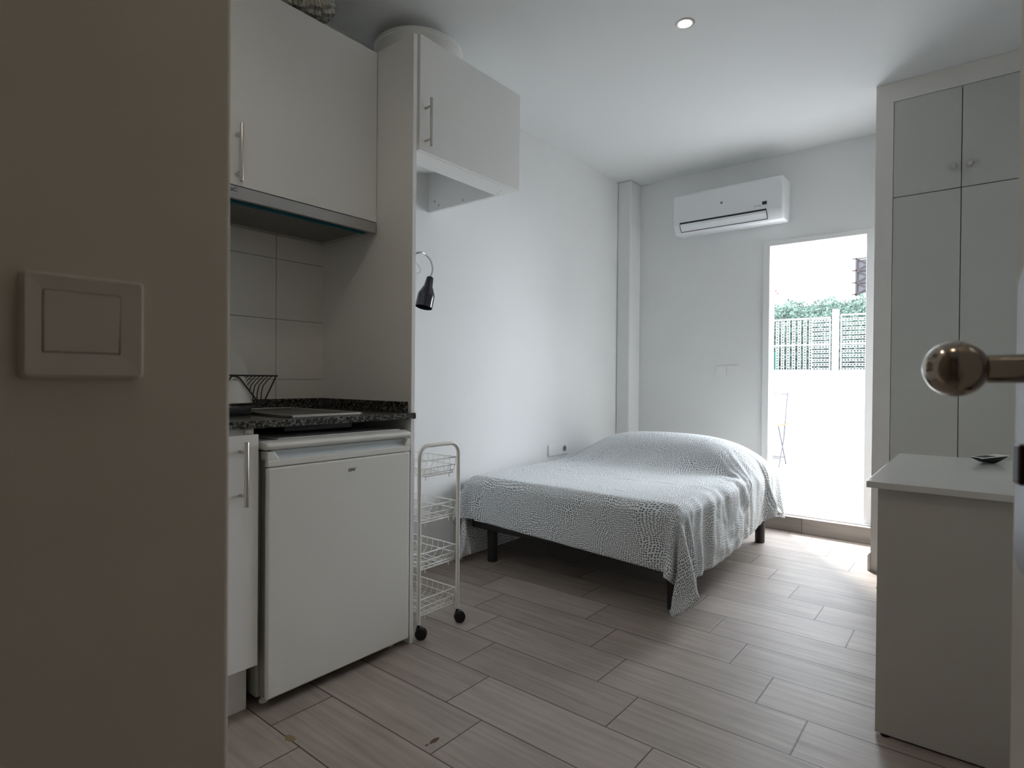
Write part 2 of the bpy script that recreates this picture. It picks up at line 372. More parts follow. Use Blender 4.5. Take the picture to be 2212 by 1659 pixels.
def f(b):
    o = rrect(.0245, .0665, .832, 1.089, .019, 8)
    A = [b.verts.new(q(s, 0, z)) for s, z in o]
    o2 = rrect(.0275, .0635, .835, 1.086, .017, 8)
    B = [b.verts.new(q(s, .004, z)) for s, z in o]; D = [b.verts.new(q(s, .007, z)) for s, z in o2]
    n = len(o)
    for L1, L2 in ((A, B), (B, D)):
        for i in range(n): b.faces.new((L1[i], L1[(i + 1) % n], L2[(i + 1) % n], L2[i]))
    b.faces.new(D)
esc = obj('lock_plate', f, 'plate', d2, smooth=True)
def f(b):
    hexa(b, .0375, .0535, .006, .0125, .908, .942)
obj('lock_cylinder', f, 'keyred', esc, bevel=.004, seg=3)
KC = q(.0455, .0535, 1.0035)
def f(b):
    prof = [(0, -.0235)] + [(.0238 * math.sin(math.radians(a)), -.0235 * math.cos(math.radians(a))) for a in range(8, 176, 8)] + [(0, .0235)]
    lathe(b, prof, KC, 40, LN)
kn = obj('door_knob', f, 'nickel', d2, smooth=True)
def f(b):
    lathe(b, [(0, .006), (.0118, .006), (.0118, .034), (0, .034)], q(.0455, 0, 1.0035), 28, LN)
obj('knob_stem', f, 'nickel', kn, smooth=True)

# ------------------------------------------------------------------ light switches and socket
sw = thing('light_switch', 'large cream light switch on the near entrance wall', 'switch', (-.6, .157, 1.03))
def frame(b, x, y0, y1, z0, z1, iy0, iy1, iz0, iz1, t):
    box(b, x, x + t, y0, iy0, z0, z1); box(b, x, x + t, iy1, y1, z0, z1); box(b, x, x + t, iy0, iy1, z0, iz0); box(b, x, x + t, iy0, iy1, iz1, z1)
def f(b):
    o = rrect(.113, .2005, .989, 1.0755, .004); i_ = rrect(.1155, .198, .9915, 1.073, .003)
    i2 = rrect(.1268, .1820, 1.0098, 1.0612, .001)
    L1 = [b.verts.new((-.6, y, z)) for y, z in o]; L2 = [b.verts.new((-.593, y, z)) for y, z in o]
    L3 = [b.verts.new((-.590, y, z)) for y, z in i_]; L4 = [b.verts.new((-.5915, y, z)) for y, z in i2]; L5 = [b.verts.new((-.596, y, z)) for y, z in i2]
    n = len(o)
    for a, c in ((L1, L2), (L2, L3), (L3, L4), (L4, L5)):
        for k in range(n): b.faces.new((a[k], a[(k + 1) % n], c[(k + 1) % n], c[k]))
obj('cover_plate', f, 'creamp', sw)
def f(b):
    v = [b.verts.new(p) for p in ((-.5965, .1275, 1.0105), (-.5965, .1813, 1.0105), (-.5965, .1813, 1.0605), (-.5965, .1275, 1.0605),
                                  (-.5905, .1275, 1.0105), (-.5925, .1813, 1.0105), (-.5895, .1813, 1.0605), (-.5905, .1275, 1.0605))]
    for ff in ((3, 2, 1, 0), (4, 5, 6, 7), (0, 1, 5, 4), (1, 2, 6, 5), (2, 3, 7, 6), (3, 0, 4, 7)): b.faces.new([v[i] for i in ff])
obj('rocker', f, 'creamp', sw, bevel=.0008)

s2 = thing('light_switch', 'white double light switch on the end wall by the doorway', 'switch', (-1.43, YB, 1.07))
def f(b):
    box(b, -1.515, -1.355, YB - .004, YB, 1.03, 1.11)
obj('cover_plate', f, 'plastic', s2, bevel=.002)
for x0 in (-1.503, -1.430): obj('rocker', lambda b, x0=x0: box(b, x0, x0 + .062, YB - .012, YB - .0038, 1.041, 1.099), 'plastic', s2, bevel=.0015)

so_ = thing('wall_socket', 'long white socket plate low on the wall above the bed', 'socket', (XW, 3.27, .51))
def f(b): box(b, XW, XW + .009, 3.157, 3.385, .481, .557)
obj('cover_plate', f, 'plastic', so_, bevel=.003)
def f(b):
    lathe(b, [(.0215, .0005), (.024, .003), (.0205, .003), (.0195, -.0005), (0, -.0005)], (XW + .009, 3.342, .521), 26, (1, 0, 0))
obj('socket_rim', f, 'plastic', so_, smooth=True)
def f(b):
    lathe(b, [(.0195, 0), (.0195, .0016), (0, .0016)], (XW + .009, 3.342, .521), 26, (1, 0, 0))
dk = mat('socket_shade', (0.16, 0.15, 0.14), .6)
obj('socket_well', f, dk, so_, label='dark round plug hole')

# ------------------------------------------------------------------ recessed spotlights and kitchen fill light
def spot(x, y, label):
    t = thing('recessed_spotlight', label, 'spotlight', (x, y, ZC), 'round ceiling spotlights')
    obj('trim_ring', lambda b: lathe(b, [(.029, .002), (.030, -.003), (.038, -.004), (.042, 0)], (x, y, ZC), 36), 'steel', t, smooth=True)
    obj('lamp_lens', lambda b: lathe(b, [(0, -.0015), (.029, -.0015)], (x, y, ZC), 30), 'bulb', t)
    return t
spot(-1.02, 2.437, 'small lit round spotlight in the ceiling above the bed')
def lamp(x, y, e, size, col=(1, .78, .56)):
    l = bpy.data.lights.new('spot_and_fill_beam', 'SPOT'); l.energy = e; l.spot_size = math.radians(size); l.spot_blend = .8; l.shadow_soft_size = .10; l.color = col
    o = bpy.data.objects.new('spot_and_fill_beam', l); C.objects.link(o); o.location = (x, y, ZC - .012)
lamp(-1.02, 2.437, 5, 120, (1, .9, .78))
lamp(-.2, .40, 4.6, 150)
lamp(-1.0, .62, 11, 150, (1, .90, .78))  # unseen lamp, added to brighten the kitchen fronts

# ------------------------------------------------------------------ kitchen
ys = 1.448
sp_ = tag(obj('tall_side_panel', lambda b: box(b, XW + .001, -1.652, ys, ys + .018, 0, 2.275), 'cab', bevel=.0008), 'tall white panel standing between the fridge and the wire trolley', 'panel')

def bar_handle(name, parent, x, y, z0, z1, vert=True, out=.034):
    def f(b):
        xc = x + out
        lathe(b, [(0, 0), (.0058, 0), (.0062, .001), (.0062, z1 - z0 - .001), (.0058, z1 - z0), (0, z1 - z0)], (xc, y, z0), 14)
    h = obj(name, f, 'steel', parent, smooth=True)
    g = (z1 - z0) * .16
    for zz in (z0 + g, z1 - g):
        obj('handle_post', lambda b: lathe(b, [(0, 0), (.0045, 0), (.0045, out - .003), (0, out - .003)], (x, y, zz), 10, (1, 0, 0)), 'steel', h, smooth=True)
    return h

# upper cabinet over the hob
XU = -1.862
uc = thing('upper_cabinet', 'wide white wall cabinet above the cooker hood', 'cabinet', (-2.0, .87, 1.605))
obj('carcass', lambda b: box(b, XT + .001, XU - .021, .284, ys - .001, 1.606, 2.268), 'cab', uc)
dA = obj('cabinet_door', lambda b: box(b, XU - .019, XU, .868, ys - .003, 1.606, 2.27), 'cab', uc, bevel=.001)
bar_handle('door_handle', dA, XU, .893, 1.612, 1.795)
dB = obj('cabinet_door', lambda b: box(b, XU - .019, XU, .288, .864, 1.606, 2.27), 'cab', uc, bevel=.001)

# cooker hood
hd = thing('cooker_hood', 'slim stainless cooker hood under the upper cabinet', 'hood', (-2.0, 1.1, 1.56))
obj('front_strip', lambda b: box(b, XU - .012, XU + .004, .85, ys - .006, 1.562, 1.602), 'hoodsteel', hd, bevel=.0015)
def f(b):
    box(b, XT + .004, XU - .04, .856, ys - .010, 1.566, 1.603)
obj('hood_body', f, 'hoodsteel', hd)
dkm = mat('filter_metal', (0.20, 0.20, 0.19), .5, .6)
obj('grease_filter', lambda b: box(b, XT + .07, XU - .055, .875, ys - .05, 1.558, 1.566), dkm, hd, bevel=.002)
obj('film_edge', lambda b: box(b, XU - .040, XU - .0355, .85, ys - .03, 1.558, 1.568), 'bluefilm', hd, label='blue protective film strip')
def text(name, s, size, loc, parent, bar=None, rot=None, m='ink'):
    c = bpy.data.curves.new(name, 'FONT'); c.body = s; c.size = size; c.extrude = .0003
    t = bpy.data.objects.new('tmp', c); C.objects.link(t)
    dg = bpy.context.evaluated_depsgraph_get(); me = bpy.data.meshes.new_from_object(t.evaluated_get(dg)); bpy.data.objects.remove(t)
    if bar:
        bm = bmesh.new(); bm.from_mesh(me); box(bm, *bar, 0, .0003); bm.to_mesh(me); bm.free()
    me.name = name
    # text lies in its XY plane; stand it up facing +X with the reading direction along +Y
    R = Matrix(((0, 0, 1), (1, 0, 0), (0, 1, 0))).to_4x4()
    me.transform(Matrix.Translation(loc) @ R)
    me.materials.clear(); me.materials.append(M[m])
    o = bpy.data.objects.new(name, me); C.objects.link(o); o.parent = parent; o.matrix_parent_inverse = Matrix.Translation(-Vector(parent.location))
    return o
text('logo_lettering', 'ataC', .019, (XU + .0044, .858, 1.5835), hd)

# aluminium duct
dk_ = thing('exhaust_duct', 'crumpled silver foil exhaust duct on top of the wall cabinet', 'duct', (-2.0, 1.22, 2.27))
def f(b):
    pts = []; rad = []
    path = [Vector(p) for p in ((-2.14, .84, 2.342), (-2.02, .98, 2.342), (-1.955, 1.10, 2.345), (-1.945, 1.19, 2.365), (-1.965, 1.25, 2.405), (-2.04, 1.275, 2.44), (-2.16, 1.28, 2.46))]
    for i in range(len(path) - 1):
        for k in range(14):
            t = k / 14; p = path[i].lerp(path[i + 1], t)
            pts.append(p + Vector((random.uniform(-1, 1), random.uniform(-1, 1), random.uniform(-1, 1))) * .0012); rad.append(.060 + (.0035 if (len(pts) % 2) else -.0035) + random.uniform(-.0015, .0015))
    n = 28; rings = []; up = Vector((0, 0, 1))
    for i, p in enumerate(pts):
        a = pts[max(0, i - 5)]; c = pts[min(len(pts) - 1, i + 5)]; d = (c - a).normalized(); s = d.cross(up).normalized(); u = s.cross(d).normalized()
        rings.append([b.verts.new(p + (s * math.cos(2 * math.pi * k / n) + u * math.sin(2 * math.pi * k / n)) * (rad[i] + .004 * math.sin(k * 3.1 + i * .37))) for k in range(n)])
    for A, B in zip(rings, rings[1:]):
        for k in range(n): b.faces.new((A[k], A[(k + 1) % n], B[(k + 1) % n], B[k]))
obj('foil_hose', f, 'foil', dk_)

# worktop
wt = thing('worktop', 'speckled black granite kitchen worktop above the fridge', 'worktop', (-1.93, .87, .843))
obj('slab', lambda b: box(b, XT + .001, -1.632, .285, ys - .001, .843, .865), 'granite', wt, bevel=.002)
obj('front_overhang', lambda b: box(b, -1.651, -1.632, ys - .001, ys + .006, .843, .865), 'granite', wt)
def f(b):
    box(b, XT + .001, XT + .019, .285, ys - .001, .8655, .905); box(b, XT + .019, -1.668, ys - .019, ys - .001, .8655, .905)
obj('upstand', f, 'granite', wt, bevel=.001)

hb = thing('hob', 'small black glass hob with steel rim set in the worktop', 'hob', (-1.9, 1.09, .866))
obj('glass_plate', lambda b: box(b, -2.135, -1.672, .978, 1.232, .8655, .872), 'glass', hb)
def f(b):
    x0, x1, y0, y1 = -2.14, -1.666, .971, 1.238; t_ = .008
    box(b, x0, x0 + t_, y0, y1, .8655, .8745); box(b, x1 - t_, x1, y0, y1, .8655, .8745); box(b, x0, x1, y0, y0 + t_, .8655, .8745); box(b, x0, x1, y1 - t_, y1, .8655, .8745)
obj('steel_rim', f, 'steel', hb, bevel=.0015)
obj('hob_body', lambda b: box(b, -2.12, -1.70, .97, 1.22, .822, .8425), 'black', hb)

# base cabinet
bc = thing('base_cabinet', 'white base cabinet beside the fridge with a steel bar handle', 'cabinet', (-1.93, .57, 0))
obj('carcass', lambda b: box(b, XT + .001, -1.661, .285, .851, .149, .8425), 'cab', bc)
d_ = obj('cabinet_door', lambda b: box(b, -1.659, -1.640, .574, .855, .149, .825), 'cab', bc, bevel=.001)
bar_handle('door_handle', d_, -1.640, .803, .625, .808)
obj('cabinet_door', lambda b: box(b, -1.659, -1.640, .288, .570, .149, .825), 'cab', bc, bevel=.001)
obj('toe_kick', lambda b: box(b, -1.716, -1.70, .285, .852, 0, .1485), 'cab', bc, bevel=.001)
obj('latch', lambda b: box(b, -1.661, -1.655, .822, .836, .8275, .8385), 'steel', bc, bevel=.001)

# fridge
fr = thing('fridge', 'white undercounter fridge below the granite worktop', 'fridge', (-1.9, 1.145, 0))
YF0, YF1 = .876, 1.424
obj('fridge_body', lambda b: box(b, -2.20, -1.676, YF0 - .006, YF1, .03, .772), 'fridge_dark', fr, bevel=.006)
def f(b):
    prism(b, [(-2.20, .775), (-1.640, .775), (-1.625, .779), (-1.620, .788), (-1.625, .797), (-1.65, .803), (-2.20, .803)], 'y', YF0 - .004, YF1)
obj('fridge_top', f, 'fridge', fr, bevel=.006, seg=3)
def f(b):
    box(b, -1.644, -1.628, YF0, YF1, .036, .7245)
dr = obj('fridge_door', f, 'fridge', fr, bevel=.007, seg=4)
obj('door_rail', lambda b: box(b, -1.6438, -1.6275, YF0, YF1, .7262, .7462), 'fridge', dr, bevel=.003, seg=3)
obj('door_shade_strip', lambda b: box(b, -1.672, -1.6442, YF0 + .002, YF1 - .002, .038, .746), 'fridge_dark', dr, bevel=.002)  # dark strip stands in for shade on the door's side
lo, hi = .7465, .772; g0, g1 = YF0 + .028, YF1 - .014      # ends of the sloping finger recess
def f(b):
    prism(b, [(YF0, lo), (g0 + .012, lo), (g0 - .006, hi), (YF0, hi)], 'x', -1.668, -1.629)
obj('handle_end', f, 'fridge', dr, bevel=.002)
def f(b):
    prism(b, [(g1 - .010, lo), (YF1, lo), (YF1, hi), (g1 + .001, hi)], 'x', -1.668, -1.629)
obj('handle_end', f, 'fridge', dr, bevel=.002)
def f(b):
    g0, g1 = YF0 + .016, YF1 - .008
    prism(b, [(-1.668, .7465), (-1.634, .7465), (-1.638, .752), (-1.650, .762), (-1.652, .772), (-1.668, .772)], 'y', g0, g1)
obj('finger_grip', f, 'recess', dr, label='pale blue-grey recessed grip')
text('logo_lettering', 'iero', .0165, (-1.6276, 1.1565, .6815), fr, bar=(.001, .0335, .0088, .0102))
obj('top_sheet', lambda b: box(b, -2.1, -1.66, .925, 1.40, .8035, .8065), 'plastic', fr)
for yy in (YF0 + .03, YF1 - .03):
    obj('foot', lambda b: lathe(b, [(0, 0), (.014, 0), (.014, .008), (.009, .012), (.009, .031), (0, .031)], (-1.70, yy, 0), 14), 'plastic', fr, smooth=True)
for yy in (YF0 + .03, YF1 - .03):
    obj('foot', lambda b: lathe(b, [(0, 0), (.014, 0), (.014, .008), (.009, .012), (.009, .031), (0, .031)], (-2.15, yy, 0), 14), 'plastic', fr, smooth=True)

# cabinet round the water heater
hc = thing('heater_cabinet', 'white wall cabinet hiding the water heater beside the tall panel', 'cabinet', (-1.95, 1.78, 1.83))
dh = obj('cabinet_door', lambda b: box(b, -1.668, -1.650, 1.479, 2.084, 1.852, 2.285), 'cab', hc, bevel=.001)
bar_handle('door_handle', dh, -1.650, 1.507, 1.862, 2.045)
obj('side_panel', lambda b: box(b, XW + .001, -1.670, 2.068, 2.086, 1.852, 2.283), 'cab', hc, bevel=.0008)
obj('front_stretcher', lambda b: box(b, -1.780, -1.670, ys + .0185, 2.0675, 1.852, 1.868), 'edge', hc, bevel=.0008)
obj('top_stretcher', lambda b: box(b, -1.760, -1.670, ys + .0185, 2.0675, 2.265, 2.281), 'edge', hc)
for p in ((-1.70, 1.50), (-1.715, 2.03), (-1.75, 2.05)):
    obj('screw_hole', lambda b: lathe(b, [(0, -.0006), (.003, -.0006)], (p[0], p[1], 1.852), 10), 'ink', hc)

for p in ((-2.16, 1.905), (-2.19, 1.93), (-1.99, 1.90)):
    obj('hinge_screw', lambda b: lathe(b, [(0, .003), (.005, .002), (.006, 0)], (p[0], 2.068, p[1] - .03), 10, (0, -1, 0)), 'steel', hc)
wh = thing('water_heater', 'white cylindrical water heater rising above its cabinet', 'water heater', (-2.03, 1.8, 1.89))
def f(b):
    r = .197
    lathe(b, [(0, -.016), (.11, -.012), (r - .02, 0), (r, .014), (r, .470), (r + .004, .472), (r + .004, .487), (r - .004, .495), (r - .05, .510), (0, .520)], (-2.025, 1.805, 2.0), 64)
obj('tank', f, 'heater', wh, smooth=True)
obj('pipe_fitting', lambda b: lathe(b, [(0, 0), (.012, 0), (.012, .03), (0, .03)], (-1.94, 1.70, 1.852), 14), 'black', wh, smooth=True)
obj('hot_pipe', lambda b: tube(b, [(-2.10, 1.72, 1.90), (-2.10, 1.72, 1.78), (-2.12, 1.70, 1.70), (-2.20, 1.68, 1.68), (-2.236, 1.68, 1.68)], .006, 8), 'steel', wh, smooth=True)

# reading lamp on the wall beyond the panel
rl = thing('wall_lamp', 'black gooseneck reading lamp on the wall beyond the tall panel', 'lamp', (XW, 1.86, 1.53))
XL = -2.115
def f(b):
    pts = [(XW + .02, 1.80, 1.52), (-2.19, 1.83, 1.555), (-2.15, 1.87, 1.585), (XL, 1.900, 1.600), (XL, 1.935, 1.597), (XL, 1.967, 1.578), (XL, 1.984, 1.548), (XL, 1.984, 1.518), (XL, 1.970, 1.488)]
    P = []
    for i in range(len(pts) - 1):
        p0, p1, p2, p3 = [Vector(pts[max(0, min(len(pts) - 1, i + k))]) for k in (-1, 0, 1, 2)]
        for k in range(8):
            t = k / 8; P.append(.5 * ((2 * p1) + (-p0 + p2) * t + (2 * p0 - 5 * p1 + 4 * p2 - p3) * t * t + (-p0 + 3 * p1 - 3 * p2 + p3) * t ** 3))
    P.append(Vector(pts[-1])); tube(b, P, .0045, 10)
obj('gooseneck', f, 'steel', rl, smooth=True)
obj('wall_mount', lambda b: lathe(b, [(0, 0), (.03, 0), (.03, .018), (.02, .022), (0, .022)], (XW, 1.80, 1.52), 24, (1, 0, 0)), 'blackgloss', rl, smooth=True)
def f(b):
    lathe(b, [(0, .0), (.013, 0), (.017, .004), (.022, .048), (.024, .052), (.040, .088), (.0425, .098), (.0425, .158), (.0405, .158), (.040, .1), (.02, .06), (0, .055)], (XL, 1.971, 1.492), 30, (0, -.27, -1))
obj('lamp_shade', f, 'blackgloss', rl, smooth=True)
def f(b):
    P = [Vector((-2.15, 1.892 + .046 * math.sin(a), 1.535 + .026 * math.cos(a) - .012 * math.sin(a))) for a in [i * .25 for i in range(-2, 15)]]
    P += [Vector((-2.20, 1.84, 1.50)), Vector((XW + .01, 1.82, 1.40)), Vector((XW + .006, 1.82, .9))]
    tube(b, P, .0022, 8)
obj('cable', f, 'cable', rl, smooth=True, label='white looped cable')

# ------------------------------------------------------------------ dish rack, plate and bowl on the worktop
rk = thing('dish_rack', 'black wire dish rack on the worktop', 'dish rack', (-2.0, .93, .866))
ZT, ZB = .997, .900
def f(b):
    W = .0028
    for x in (-1.91, -2.13):
        tube(b, [(x, .70, ZT), (x, 1.062, ZT)], W, 8)
        tube(b, [(x, 1.058, ZT), (x, 1.012, ZB + .004)], W, 8)
        tube(b, [(x, .70, ZB), (x, 1.012, ZB)], W, 8)
        pts = [(x, 1.000, ZB)] + [(x, .995 - .065 * t, ZB + .005 + .083 * t) for t in (0, .25, .5, .75, 1)] + [(x, .922, ZT - .004), (x, .912, ZT - .002), (x, .902, ZT - .004), (x, .86, ZB + .03), (x, .83, ZB)]
        tube(b, pts, W, 8)
    for y in (.70, 1.062): tube(b, [(-1.91, y, ZT), (-2.13, y, ZT)], W, 8)
    tube(b, [(-1.91, 1.012, ZB), (-2.13, 1.012, ZB)], W, 8); tube(b, [(-1.91, .80, ZB), (-2.13, .80, ZB)], W, 8)
obj('rack_frame', f, 'darkmetal', rk, smooth=True)
for i in range(7):
    x = -1.94 - .028 * i
    obj('plate_wire', lambda b: tube(b, [(x, 1.062, ZT + .001), (x, 1.045, ZT - .012), (x, 1.026, ZT - .035), (x, 1.020, ZT - .06), (x, 1.018, ZB)], .0019, 6), 'darkmetal', rk, smooth=True)
obj('drip_tray', lambda b: prism(b, rrect(-2.14, -1.885, .68, .965, .02), 'z', .8658, .893), 'blackgloss', rk, bevel=.004)
tag(obj('plate', lambda b: lathe(b, [(0, 0), (.075, 0), (.09, .006), (.122, .016), (.122, .018), (.09, .009), (.074, .003), (0, .003)], (-2.178, .965, .989), 48, (1, .05, .12)), 'china', smooth=True), 'pale round plate leaning on the tiles behind the dish rack', 'plate')
tag(obj('bowl', lambda b: lathe(b, [(.066, 0), (.069, .002), (.062, .03), (.050, .075), (.042, .092), (0, .094), (0, .089), (.04, .087), (.048, .07), (.058, .03)], (-1.965, .925, .904), 40), 'china', smooth=True), 'white bowl upside down in the black dish rack', 'bowl')

# ------------------------------------------------------------------ wire trolley
ct = thing('wire_trolley', 'white four-tier wire basket trolley on black casters', 'trolley', (-1.86, 1.6, 0))
CX0, CX1, CY0, CY1 = -2.06, -1.652, 1.492, 1.702
def uframe(x):
    def f(b):
        r = .045; zt = .735
        pts = [(x, CY0, .058), (x, CY0, .2), (x, CY0, .5), (x, CY0, zt - r)]
        pts += arc((CY0 + r, zt - r), r, 180, 90, 8, lambda a, c: (x, a, c))[1:]
        pts += arc((CY1 - r, zt - r), r, 90, 0, 8, lambda a, c: (x, a, c))
        pts += [(x, CY1, .5), (x, CY1, .2), (x, CY1, .058)]
        tube(b, pts, .0082, 12)
    return f
obj('frame_tube', uframe(CX1), 'cartw', ct, smooth=True); obj('frame_tube', uframe(CX0), 'cartw', ct, smooth=True)
def basket(zr, ct):
    y0, y1 = CY0 + .008, CY1 - .006; x0, x1 = CX0 + .010, CX1 - .010; zb = zr - .062; ins = .03
    def f(b):
        W = .0021
        def loop(x0, x1, y0, y1, z, w):
            for a, c in (((x0, y0), (x1, y0)), ((x1, y0), (x1, y1)), ((x1, y1), (x0, y1)), ((x0, y1), (x0, y0))):
                tube(b, [(*a, z), (*c, z)], w, 6)
        loop(x0, x1, y0, y1, zr, .0027); loop(x0 + .004, x1 - .001, y0 + .003, y1 - .003, zr - .030, W)
        n = 12
        for i in range(n + 1):
            x = x0 + (x1 - x0) * i / n
            tube(b, [(x, y0, zr), (x, y0 + .001, zr - .025), (x, y0 + .010, zr - .048), (x, y0 + ins, zb), (x, y1 - ins, zb), (x, y1 - .010, zr - .048), (x, y1 - .001, zr - .025), (x, y1, zr)], .0013, 6)
        for k in range(5):
            y = y0 + ins + (y1 - y0 - 2 * ins) * k / 4
            tube(b, [(x1, y, zr - .03), (x1, y, zb), (x0, y, zb), (x0, y, zr - .03)], .0016, 6)
        for k in range(2):
            tube(b, [(x1, y0 + .012, zb + .012 - .010 * k), (x1, y1 - .012, zb + .012 - .010 * k)], W, 6)
        for y in (y0 + .035, y1 - .035): tube(b, [(x1 - .002, y, zb + .001), (x1 - .002, y, zb - .014)], W, 6)
        for y in (CY0, CY1):
            for x in (CX1, CX0): tube(b, [(x, y + (.004 if y == CY0 else -.004), zr), (x + (-.014 if x == CX1 else .014), y + (.009 if y == CY0 else -.007), zr)], .003, 6)
    obj('wire_basket', f, 'cartw', ct, smooth=True)
for zr in (.675, .497, .318, .142): basket(zr, ct)
for (x, y, a) in ((CX1, CY0, -52), (CX1, CY1, -35), (CX0, CY0, 10), (CX0, CY1, 50)):
    def f(b):
        dx, dy = math.cos(math.radians(a)), math.sin(math.radians(a))
        for s in (-.011, .003):
            lathe(b, [(0, 0), (.018, 0), (.0225, .003), (.0225, .006), (.018, .009), (0, .009)], (x + dx * s + .006, y + dy * s + .008, .0228), 22, (dx, dy, 0))
        lathe(b, [(0, 0), (.013, 0), (.016, .01), (.012, .018), (0, .018)], (x + .003, y + .004, .030), 16)
        lathe(b, [(0, 0), (.006, 0), (.006, .014), (0, .014)], (x, y, .046), 10)
    obj('caster', f, 'black', ct, smooth=True)

# ------------------------------------------------------------------ bed
BX0, BX1, BY0, BY1 = -2.200, -.985, 2.335, 3.83
bd = thing('bed', 'low double bed with black metal base against the white wall', 'bed', ((BX0 + BX1) / 2, (BY0 + BY1) / 2, 0))
obj('bed_base', lambda b: box(b, BX0 + .02, BX1 - .02, BY0 + .02, BY1 - .02, .178, .243), 'darkmetal', bd, bevel=.006)
obj('mattress', lambda b: prism(b, rrect(BX0, BX1, BY0, BY1, .06), 'z', .2435, .438), 'matt', bd, bevel=.03, seg=4)
for (x, y) in ((-1.03, 2.405), (-1.055, 3.755), (-2.07, 2.405), (-2.07, 3.755)):
    obj('leg', lambda b: lathe(b, [(0, 0), (.026, 0), (.028, .004), (.029, .18), (0, .18)], (x, y, 0), 20), 'darkmetal', bd, smooth=True)

def blanket():
    import time
    st = .0185
    ovr, ovl, ovf, ovb = .335, .42, .238, .13
    W_, H_ = BX1 - BX0 + ovr + ovl, BY1 - BY0 + ovf + ovb
    nx, ny = int(W_ / st), int(H_ / st)
    rnd = random.Random(3)
    verts = []; uvs = []
    for j in range(ny + 1):
        for i in range(nx + 1):
            s = BX0 - ovl + W_ * i / nx; y = BY0 - ovf + H_ * j / ny
            z = .66 if y > 3.0 else .66 - .18 * min(1, (3.0 - y) / .3)
            z = .665 if y > 3.2 else (.50 + .165 * max(0, (y - 2.9) / .3) if y > 2.9 else .50)
            if y < BY0: y = BY0 - (BY0 - y) * (.84 + .24 * max(0, min(1, (s - BX0) / (BX1 - BX0))))
            if s < BX0 - .018:
                d = BX0 - .018 - s; x = BX0 - .018; z2 = z - d
                if y < BY0: x += .35 * d; z2 = z - .9 * d
            else: x = s; z2 = z
            verts.append((x + rnd.uniform(-.001, .001), y, z2 + .004 * math.sin(s * 31 + y * 9) + rnd.uniform(-.0015, .0015))); uvs.append((s, y))
    faces = [(j * (nx + 1) + i, j * (nx + 1) + i + 1, (j + 1) * (nx + 1) + i + 1, (j + 1) * (nx + 1) + i) for j in range(ny) for i in range(nx)]
    me = bpy.data.meshes.new('blanket'); me.from_pydata(verts, [], faces)
    ul = me.uv_layers.new(name='UVMap')
    for l in me.loops: ul.data[l.index].uv = uvs[l.vertex_index]
    me.materials.append(M['dots'])
    o = bpy.data.objects.new('blanket_sim', me); C.objects.link(o)
    cols = []
    def coll(fill, thick=.006, fric=15, sub=False):
        bm = bmesh.new(); fill(bm); bmesh.ops.recalc_face_normals(bm, faces=bm.faces)
        m2 = bpy.data.meshes.new('c'); bm.to_mesh(m2); bm.free(); q_ = bpy.data.objects.new('c', m2); C.objects.link(q_)
        md = q_.modifiers.new('Collision', 'COLLISION'); q_.collision.thickness_outer = thick; q_.collision.cloth_friction = fric; q_.collision.thickness_inner = .05
        cols.append(q_)
    def mt(b):
        # mattress and pillow as one smooth height block
        n = 26; g = {}
        def hz(u, v):
            x = BX0 + (BX1 - BX0) * u; y = BY0 + (BY1 - BY0) * v
            e = min(x - BX0, BX1 - x, y - BY0, BY1 - y)
            zz = .452 - .03 * max(0, 1 - e / .04) ** 2
            px = max(0, 1 - (abs(x + 1.56) / .56) ** 3.2); py = max(0, 1 - (abs(y - 3.56) / .285) ** 2.0)
            zz += .195 * (px ** .55) * (py ** .75)
            zz -= .012 * math.exp(-((x + 1.5) ** 2) / .15 - ((y - 2.9) ** 2) / .1)
            return x, y, zz
        n1, n2 = 40, 48
        for i in range(n1 + 1):
            for j in range(n2 + 1): g[i, j] = b.verts.new(hz(i / n1, j / n2))
        for i in range(n1):
            for j in range(n2): b.faces.new((g[i, j], g[i + 1, j], g[i + 1, j + 1], g[i, j + 1]))
        edge = [(i, 0) for i in range(n1)] + [(n1, j) for j in range(n2)] + [(i, n2) for i in range(n1, 0, -1)] + [(0, j) for j in range(n2, 0, -1)]
        low = [b.verts.new((g[k].co.x, g[k].co.y, .18)) for k in edge]
        N_ = len(edge)
        for k in range(N_): b.faces.new((g[edge[k]], g[edge[(k + 1) % N_]], low[(k + 1) % N_], low[k]))
        b.faces.new(low)
    coll(mt)
    coll(lambda b: box(b, -3.5, 1, 1, 5, -.2, 0), .004, 30)
    coll(lambda b: box(b, XW - .3, XW, 1, 5, -.2, 1.5), .002, 5)
    cm = o.modifiers.new('Cloth', 'CLOTH'); s = cm.settings
    s.quality = 9; s.mass = .22; s.air_damping = 1.2
    s.tension_stiffness = 18; s.compression_stiffness = 18; s.shear_stiffness = 4; s.bending_stiffness = .035; s.bending_damping = .5
    cm.collision_settings.collision_quality = 3; cm.collision_settings.distance_min = .005; cm.collision_settings.use_self_collision = True; cm.collision_settings.self_distance_min = .004
    NF = 64
    cm.point_cache.frame_start = 1; cm.point_cache.frame_end = NF
    t0 = time.time()
    for fr_ in range(1, NF + 1): sc.frame_set(fr_)
    dg = bpy.context.evaluated_depsgraph_get()
    me2 = bpy.data.meshes.new_from_object(o.evaluated_get(dg), preserve_all_data_layers=True, depsgraph=dg)
    for q_ in cols + [o]: bpy.data.objects.remove(q_)
    sc.frame_set(1)
    me2.name = 'blanket'
    r = bpy.data.objects.new('blanket', me2); C.objects.link(r)
    from mathutils import noise
    nrm = [v.normal.copy() for v in me2.vertices]
